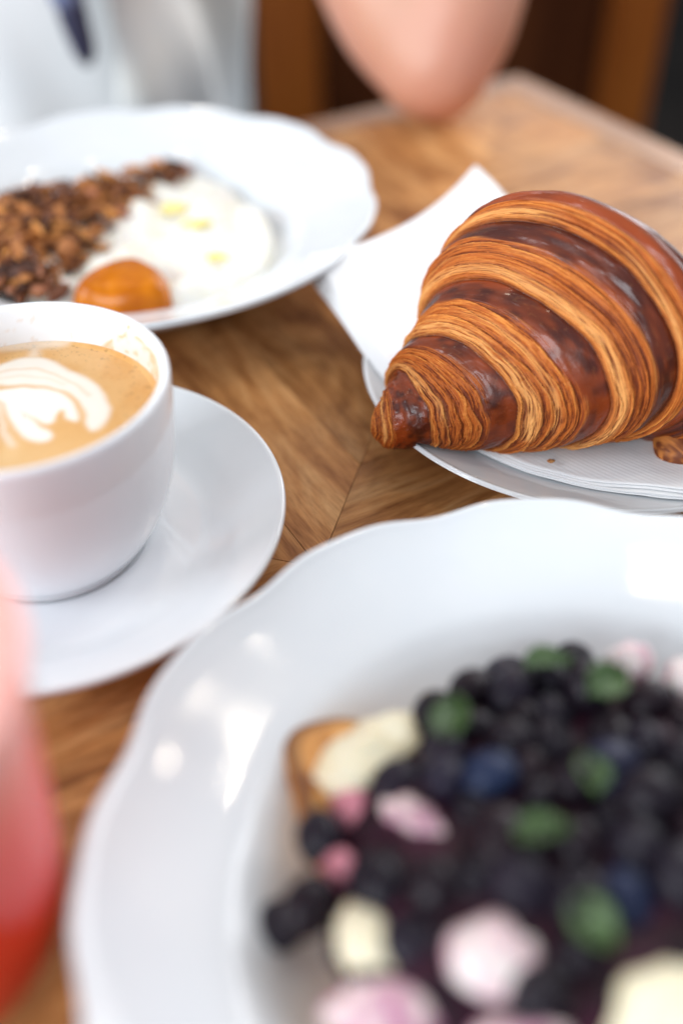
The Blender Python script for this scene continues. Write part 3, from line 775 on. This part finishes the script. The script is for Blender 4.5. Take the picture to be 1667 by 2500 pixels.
for i, (x, y, z, turn, L, lab) in enumerate(LEAVES):
    nu, nv_ = 26, 13; V = []
    for a_ in np.linspace(0, 1, nu):
        wdt = .34 * L * math.sin(math.pi * a_ ** .8) ** .8 + .0002
        wdt *= 1 + .07 * math.sin(a_ * 60)
        for b_ in np.linspace(-1, 1, nv_):
            V.append(((a_ - .5) * L, b_ * wdt, .0030 * abs(b_) ** 1.2 - .25 * L * (a_ - .5) ** 2 * 1.6 + .0006 * math.sin(a_ * 40) * abs(b_)))
    me = big_mesh('mint_leaf', V, grid_quads(nu, nv_, False))
    o = link('mint_leaf', me, LEAFM, None, (x, y, z), (R_(rnd.uniform(-18, 18)), R_(rnd.uniform(-14, 14)), R_(turn)))
    sm = o.modifiers.new('thickness', 'SOLIDIFY'); sm.thickness = .0004
    tag(o, lab, 'leaf', 'mint leaves on the berries')

rg = random.Random(21); berries = []
def try_berry(x, y, z, r, force=False):
    for bx, by, bz, br in berries:
        if (bx - x) ** 2 + (by - y) ** 2 + ((bz - z) * .9) ** 2 < ((br + r) * .68) ** 2: return False
    if not force:
        for cx, cy, cz, crx, cry, crz, tn, kd, lab in CREAMS:
            ca, sa = math.cos(R_(tn)), math.sin(R_(tn)); dx, dy = x - cx, y - cy
            lx, ly = dx * ca + dy * sa, -dx * sa + dy * ca
            if (lx / (crx + r * .8)) ** 2 + (ly / (cry + r * .8)) ** 2 < 1: return False
    berries.append((x, y, z, r)); return True
for x, y, z, r in [(0.0376, 0.0815, 0.0346, 0.0078), (0.0367, 0.1039, 0.0379, 0.0080), (0.0714, 0.1040, 0.0394, 0.0080), (0.0134, 0.0955, 0.0298, 0.0072), (-0.0154, 0.1065, 0.0163, 0.0062), (-0.0085, 0.1053, 0.0274, 0.0070), (-0.0064, 0.1222, 0.0271, 0.0066), (0.0065, 0.1086, 0.0304, 0.0080), (0.0043, 0.0872, 0.0274, 0.0062), (0.0129, 0.1331, 0.0298, 0.0075), (0.0236, 0.1542, 0.0292, 0.0075), (0.0010, 0.0989, 0.0214, 0.0065)]:
    try_berry(x, y, z, r, True)
for it in range(9000):
    if len(berries) > 190: break
    b_, q = rg.uniform(0, 2 * math.pi), math.sqrt(rg.random())
    x, y = PC[0] + PR[0] * q * math.cos(b_), PC[1] + PR[1] * q * math.sin(b_)
    r = rg.uniform(.0060, .0082)
    if it > 5000: r = rg.uniform(.0048, .0060)
    z = float(mound(x, y)) + r * rg.uniform(.15, .9)
    try_berry(x, y, z, r)
for x, y, z, r in berries:
    o = link('blueberry', berry_me, None, None, (x, y, z), (rg.uniform(-1.2, 1.2), rg.uniform(-1.2, 1.2), rg.uniform(0, 6.28)), smooth=False)
    o.scale = (r * rg.uniform(.88, 1.08), r * rg.uniform(.85, 1.05), r * rg.uniform(.78, 1.0))
    lab = 'dark blueberry heaped on the toast of the front plate'
    if (x, y) == (-0.0154, 0.1065): lab = 'lone dark blueberry fallen beside the heap onto the plate'
    tag(o, lab, 'blueberry', 'blueberries heaped on the toast')
ZEST = mat('lemon_zest', (.75, .55, .05), .5)
for i, (x, y, z, lab) in enumerate([(.0235, .1690, .0180, 'upper yellow zest shred at the back left of the berries'), (.0210, .1620, .0200, 'lower yellow zest shred just left of the upright mint leaf'), (.066, .172, .0105, 'yellow zest shred on the plate behind the small cream peak')]):
    bm = bmesh.new(); bmesh.ops.create_cube(bm, size=1); bmesh.ops.subdivide_edges(bm, edges=bm.edges, cuts=2)
    for v in bm.verts: v.co = Vector((v.co.x * .0035, v.co.y * .0010 + .0012 * v.co.x ** 2 * 4, v.co.z * .0006))
    me = bpy.data.meshes.new('zest_shred'); bm.to_mesh(me); bm.free()
    tag(link('zest_shred', me, ZEST, None, (x, y, z), (0, 0, i * 1.3)), lab, 'zest', 'zest shreds')

# ------------------------------------------------------------------ glass of red drink
GP = Vector((-.0962, .1075, 0))
GLASS = bpy.data.materials.new('clear_glass'); GLASS.use_nodes = True
_t = GLASS.node_tree; _t.nodes.remove(_t.nodes['Principled BSDF'])
_tr = _t.nodes.new('ShaderNodeBsdfTransparent'); _tr.inputs[0].default_value = (.97, .97, .98, 1)
_gl = _t.nodes.new('ShaderNodeBsdfGlossy'); _gl.inputs['Roughness'].default_value = .02
_fc = _t.nodes.new('ShaderNodeLayerWeight'); _fc.inputs['Blend'].default_value = .5
_pw = _t.nodes.new('ShaderNodeMath'); _pw.operation = 'POWER'; _pw.inputs[1].default_value = 4.5
_t.links.new(_fc.outputs['Facing'], _pw.inputs[0])
_lw = _t.nodes.new('ShaderNodeMath'); _lw.operation = 'MULTIPLY_ADD'; _lw.inputs[1].default_value = .20; _lw.inputs[2].default_value = .012
_t.links.new(_pw.outputs[0], _lw.inputs[0])
_mx = _t.nodes.new('ShaderNodeMixShader')
_t.links.new(_lw.outputs[0], _mx.inputs[0]); _t.links.new(_tr.outputs[0], _mx.inputs[1]); _t.links.new(_gl.outputs[0], _mx.inputs[2])
_t.links.new(_mx.outputs[0], _t.nodes['Material Output'].inputs[0])
g_out = [(.0005, .0006), (.020, .0006), (.0255, .0016), (.0300, .0060), (.0330, .0140), (.0350, .0280), (.0368, .0500), (.0388, .0800), (.0404, .1050), (.0412, .1190), (.0410, .1200), (.0402, .1200)]
g_in = [(.0392, .1050), (.0375, .0800), (.0355, .0500), (.0335, .0300), (.0312, .0180), (.0270, .0115), (.0200, .0085), (.0005, .0080)]
V, Q = lathe(g_out + g_in, 96, None, 4)
tag(link('drinking_glass', big_mesh('drinking_glass', V, Q), GLASS, None, GP), 'clear rounded glass tumbler of red drink at the picture edge', 'glass')
d_p = [(.0005, .0083), (.0199, .0088), (.0268, .0118), (.0310, .0183), (.0333, .0303), (.0353, .0500), (.0373, .0800), (.0389, .1030), (.0385, .1040), (.0005, .1040)]
V, Q = lathe(d_p, 96, None, 4)
DRINK = mat('red_fruit_drink', (.7, .08, .03), .35, Specular_IOR_Level=.2)
t = NT(DRINK); v = t.obj(); sep = t.n('SeparateXYZ'); t.l(v, sep.inputs[0])
mr = t.n('MapRange'); t.l(sep.outputs['Z'], mr.inputs[0]); mr.inputs[1].default_value = .01; mr.inputs[2].default_value = .105
ad = t.n('Math', operation='MULTIPLY_ADD'); t.l(t.noise(40, 3, v), ad.inputs[0]); ad.inputs[1].default_value = .16; t.l(mr.outputs[0], ad.inputs[2])
t.l(t.ramp(ad.outputs[0], [(.16, (.60, .012, .006)), (.55, (.86, .030, .013)), (.74, (.90, .075, .038)), (.88, (.92, .22, .14)), (1.0, (.92, .44, .37))]), t.b.inputs['Base Color'])  # red at the bottom, paler and pinker with height
tag(link('red_drink', big_mesh('red_drink', V, Q), DRINK, None, GP), 'fruit drink, red below and pinker above, filling the tumbler', 'drink')

# ------------------------------------------------------------------ person across the table (only the lap and elbow reach into view)
SKIN = mat('skin', (.62, .33, .22), .45)
t = NT(SKIN); v = t.obj()
t.l(t.ramp(t.noise(9, 4, v), [(.3, (.58, .30, .19)), (.7, (.60, .27, .19))]), t.b.inputs['Base Color'])
t.b.inputs['Subsurface Weight'].default_value = .15; t.b.inputs['Subsurface Radius'].default_value = (.02, .008, .004)
def tube(bm, pts, seg=18, rings=8):
    """tapered round limb with ball ends"""
    P = cat_at(np.array(pts, float), np.linspace(0, len(pts) - 1, (len(pts) - 1) * rings + 1))
    T = np.gradient(P[:, :3], axis=0); T /= np.linalg.norm(T, axis=1)[:, None]
    rowsv = []
    first, last = P[0], P[-1]
    caps = [(first[:3] - T[0] * first[3] * math.sin(b), first[3] * math.cos(b), T[0]) for b in (1.45, 1.1, .7, .35)]
    body = [(P[i, :3], P[i, 3], T[i]) for i in range(len(P))]
    cape = [(last[:3] + T[-1] * last[3] * math.sin(b), last[3] * math.cos(b), T[-1]) for b in (.35, .7, 1.1, 1.45)]
    for c, r, tt_ in caps + body + cape:
        ref = np.array([0, 0, 1.]) if abs(tt_[2]) < .8 else np.array([0, 1., 0])
        u_ = np.cross(tt_, ref); u_ /= np.linalg.norm(u_); w_ = np.cross(tt_, u_)
        rowsv.append([bm.verts.new(c + r * (math.cos(b) * u_ + math.sin(b) * w_)) for b in np.linspace(0, 2 * np.pi, seg, endpoint=False)])
    for i in range(len(rowsv) - 1):
        for j in range(seg):
            bm.faces.new((rowsv[i][j], rowsv[i][(j + 1) % seg], rowsv[i + 1][(j + 1) % seg], rowsv[i + 1][j]))
    bm.faces.new(rowsv[0][::-1]); bm.faces.new(rowsv[-1])
px, py = -.235, .845
bm = bmesh.new()
tube(bm, [(px, py + .03, -.22, .135), (px, py + .02, -.05, .125), (px, py, .12, .135), (px, py - .01, .27, .13), (px, py, .36, .085)])
tube(bm, [(px, py, .36, .06), (px, py - .02, .47, .052)])
tube(bm, [(px, py - .03, .50, .068), (px, py - .035, .56, .085), (px, py - .03, .62, .080)])
tube(bm, [(px, py - .115, .55, .010), (px, py - .125, .535, .012)])
tube(bm, [(px - .13, py, .31, .065), (px + .13, py, .31, .065)])
# left arm: elbow planted on the table
tube(bm, [(px + .14, py, .31, .062), (px + .205, py - .065, .20, .056), (.0200, .705, .11, .050), (.0440, .664, .060, .045), (.0590, .638, .0350, .0345)])
tube(bm, [(.0630, .636, .0350, .0345), (.0720, .650, .060, .041), (.0800, .672, .11, .043), (.080, .680, .20, .040), (.062, .672, .275, .028)])
# hand near the chin, fingers loosely curled
tube(bm, [(.062, .672, .275, .026), (.050, .668, .315, .030), (.040, .668, .345, .028)])
for j, (dx, L) in enumerate([(-.024, .060), (-.008, .068), (.008, .064), (.022, .052)]):
    tube(bm, [(.042 + dx, .666, .345, .0095), (.034 + dx, .650, .345 + L * .5, .0088), (.016 + dx, .655, .345 + L * .62, .0080), (.004 + dx, .668, .345 + L * .50, .0072)], 10, 4)
tube(bm, [(.030, .655, .305, .011), (.012, .645, .325, .0105), (.002, .648, .350, .009)], 10, 4)
# other arm rests along the lap
tube(bm, [(px - .14, py, .31, .062), (px - .20, py - .02, .15, .050), (px - .21, py - .04, .02, .045), (px - .12, py - .16, -.07, .036), (px - .05, py - .22, -.08, .030)])
# legs
for s in (-1, 1):
    tube(bm, [(px + s * .09, py, -.21, .085), (px + s * .13, py - .20, -.205, .078), (px + s * .14, py - .40, -.21, .062), (px + s * .14, py - .42, -.40, .052), (px + s * .14, py - .38, -.68, .038)])
    tube(bm, [(px + s * .14, py - .38, -.71, .036), (px + s * .14, py - .52, -.722, .027)])
me = bpy.data.meshes.new('body'); bm.to_mesh(me); bm.free()
person = tag(empty('person', (px, py, -.30)), 'seated person in pale clothing resting a bare elbow on the table', 'person')
body = link('body', me, SKIN, person, loc=(-px, -py, .30))
rm = body.modifiers.new('join', 'REMESH'); rm.mode = 'VOXEL'; rm.voxel_size = .006; rm.use_smooth_shade = True
sm = body.modifiers.new('soften', 'SMOOTH'); sm.iterations = 10; sm.factor = .6

def fabric(name, a, b, rough=.85):
    m = mat(name, a, rough); t = NT(m); v = t.obj()
    t.l(t.ramp(t.noise(7, 3, v), [(.35, a), (.65, b)]), t.b.inputs['Base Color'])
    t.l(t.bump(t.noise(400, 2, v), .3, .001), t.b.inputs['Normal'])
    return m
SHIRT = fabric('pale_grey_blue_shirt', (.70, .75, .78), (.80, .79, .74))
TEE = fabric('white_cotton', (.86, .87, .87), (.82, .84, .85))
DARKSTRAP = fabric('navy_cord', (.035, .035, .07), (.06, .06, .12))
BLUEPATCH = fabric('light_blue_cloth', (.14, .17, .30), (.20, .22, .36))
TROUSER = fabric('dark_olive_trousers', (.040, .034, .026), (.060, .052, .042))
def torso_shell(name, rx, ry, z0, z1, a0, a1, m, n=90, folds=.012, off=0.0):
    az = np.linspace(R_(a0), R_(a1), n); zz_ = np.linspace(z0, z1, 70)
    A_, Z_ = np.meshgrid(az, zz_)
    fo = folds * (np.sin(A_ * 7 + Z_ * 26 + 2 * vn(A_ * 2, Z_ * 9, 3)) * .6 + 1.2 * (vn(A_ * 3.2, Z_ * 13 + A_ * 2, 4) - .5))
    wd = 1 - .06 * np.cos((Z_ + .05) * 9)
    V = np.stack([(rx * wd + off + fo) * np.cos(A_), (ry * wd + off + fo) * np.sin(A_), Z_ + .30], -1).reshape(-1, 3)
    me = big_mesh(name, V, grid_quads(70, n, False))
    o = link(name, me, m, person, loc=(0, .015, 0))
    s_ = o.modifiers.new('thickness', 'SOLIDIFY'); s_.thickness = .003
    return o
torso_shell('white_top', .150, .150, -.26, .34, -180, 180, TEE, 120, .004)
torso_shell('open_shirt', .165, .165, -.20, .35, -60, 100, SHIRT, 110, .018)
torso_shell('open_shirt', .165, .165, -.20, .35, 101, 236, SHIRT, 80, .018)
# cord with a blue bead section hanging down the front
bm = bmesh.new(); tube(bm, [(.062, -.162, .62, .009), (.066, -.164, .45, .009), (.069, -.165, .37, .010), (.072, -.160, .335, .008), (.072, -.155, .325, .005)], 12, 6)
me = bpy.data.meshes.new('cord'); bm.to_mesh(me); bm.free(); link('cord', me, DARKSTRAP, person)
bm = bmesh.new(); tube(bm, [(.068, -.168, .385, .0110), (.069, -.168, .368, .0110)], 12, 3)
me = bpy.data.meshes.new('bead'); bm.to_mesh(me); bm.free(); link('bead', me, BLUEPATCH, person)
for s in (-1, 1):
    bm = bmesh.new(); tube(bm, [(s * .07, .04, .09, .105), (s * .13, -.20, .095, .092), (s * .14, -.40, .09, .076), (s * .14, -.425, -.10, .066), (s * .14, -.38, -.36, .056)], 24, 8)
    me = bpy.data.meshes.new('trouser_leg'); bm.to_mesh(me); bm.free(); link('trouser_leg', me, TROUSER, person)

stool = tag(empty('stool', (px, py + .02, -.75)), 'plain wooden stool under the seated person', 'stool')
CHAIRW = mat('orange_brown_chair_wood', (.34, .12, .03), .45, Specular_IOR_Level=.2)
t = NT(CHAIRW); v = t.obj()
t.l(t.ramp(t.noise(1, 4, t.mapping(v, (60, 60, 6))), [(.3, (.30, .075, .010)), (.7, (.46, .14, .022))]), t.b.inputs['Base Color'])
CHAIRD = mat('dark_brown_chair_panel', (.06, .018, .007), .5, Specular_IOR_Level=.15)
t = NT(CHAIRD); t.l(t.ramp(t.noise(1, 4, t.mapping(t.obj(), (50, 50, 6))), [(.3, (.060, .015, .004)), (.7, (.105, .030, .008))]), t.b.inputs['Base Color'])
def bxm(name, cx, cy, cz, sx, sy, sz, m, parent, bev=.006, rot=None):
    bm = bmesh.new(); bmesh.ops.create_cube(bm, size=1)
    bmesh.ops.scale(bm, vec=(sx, sy, sz), verts=bm.verts)
    bmesh.ops.bevel(bm, geom=list(bm.edges), offset=bev, segments=2, affect='EDGES')
    me = bpy.data.meshes.new(name); bm.to_mesh(me); bm.free()
    return link(name, me, m, parent, (cx, cy, cz), rot, smooth=False)
bxm('seat', 0, 0, .40, .36, .34, .04, CHAIRD, stool)
for sx in (-1, 1):
    for sy in (-1, 1):
        bxm('leg', sx * .15, sy * .14, .19, .035, .035, .38, CHAIRD, stool)

chair = tag(empty('wooden_chair', (.135, 1.13, -.75), R_(-3)), 'orange brown wooden chair standing beyond the table corner', 'chair')
bxm('back_post', -.185, 0, .45, .070, .035, .90, CHAIRW, chair)
bxm('back_post', .180, 0, .45, .058, .035, .90, CHAIRW, chair)
bxm('back_panel', 0, .004, .62, .298, .016, .36, CHAIRD, chair)
bxm('top_rail', 0, 0, .845, .298, .030, .07, CHAIRW, chair)
bxm('lower_rail', 0, 0, .40, .298, .026, .05, CHAIRD, chair)
bxm('seat', 0, .225, .44, .42, .40, .03, CHAIRD, chair)
bxm('front_leg', -.18, .40, .21, .04, .04, .42, CHAIRD, chair)
bxm('front_leg', .18, .40, .21, .04, .04, .42, CHAIRD, chair)
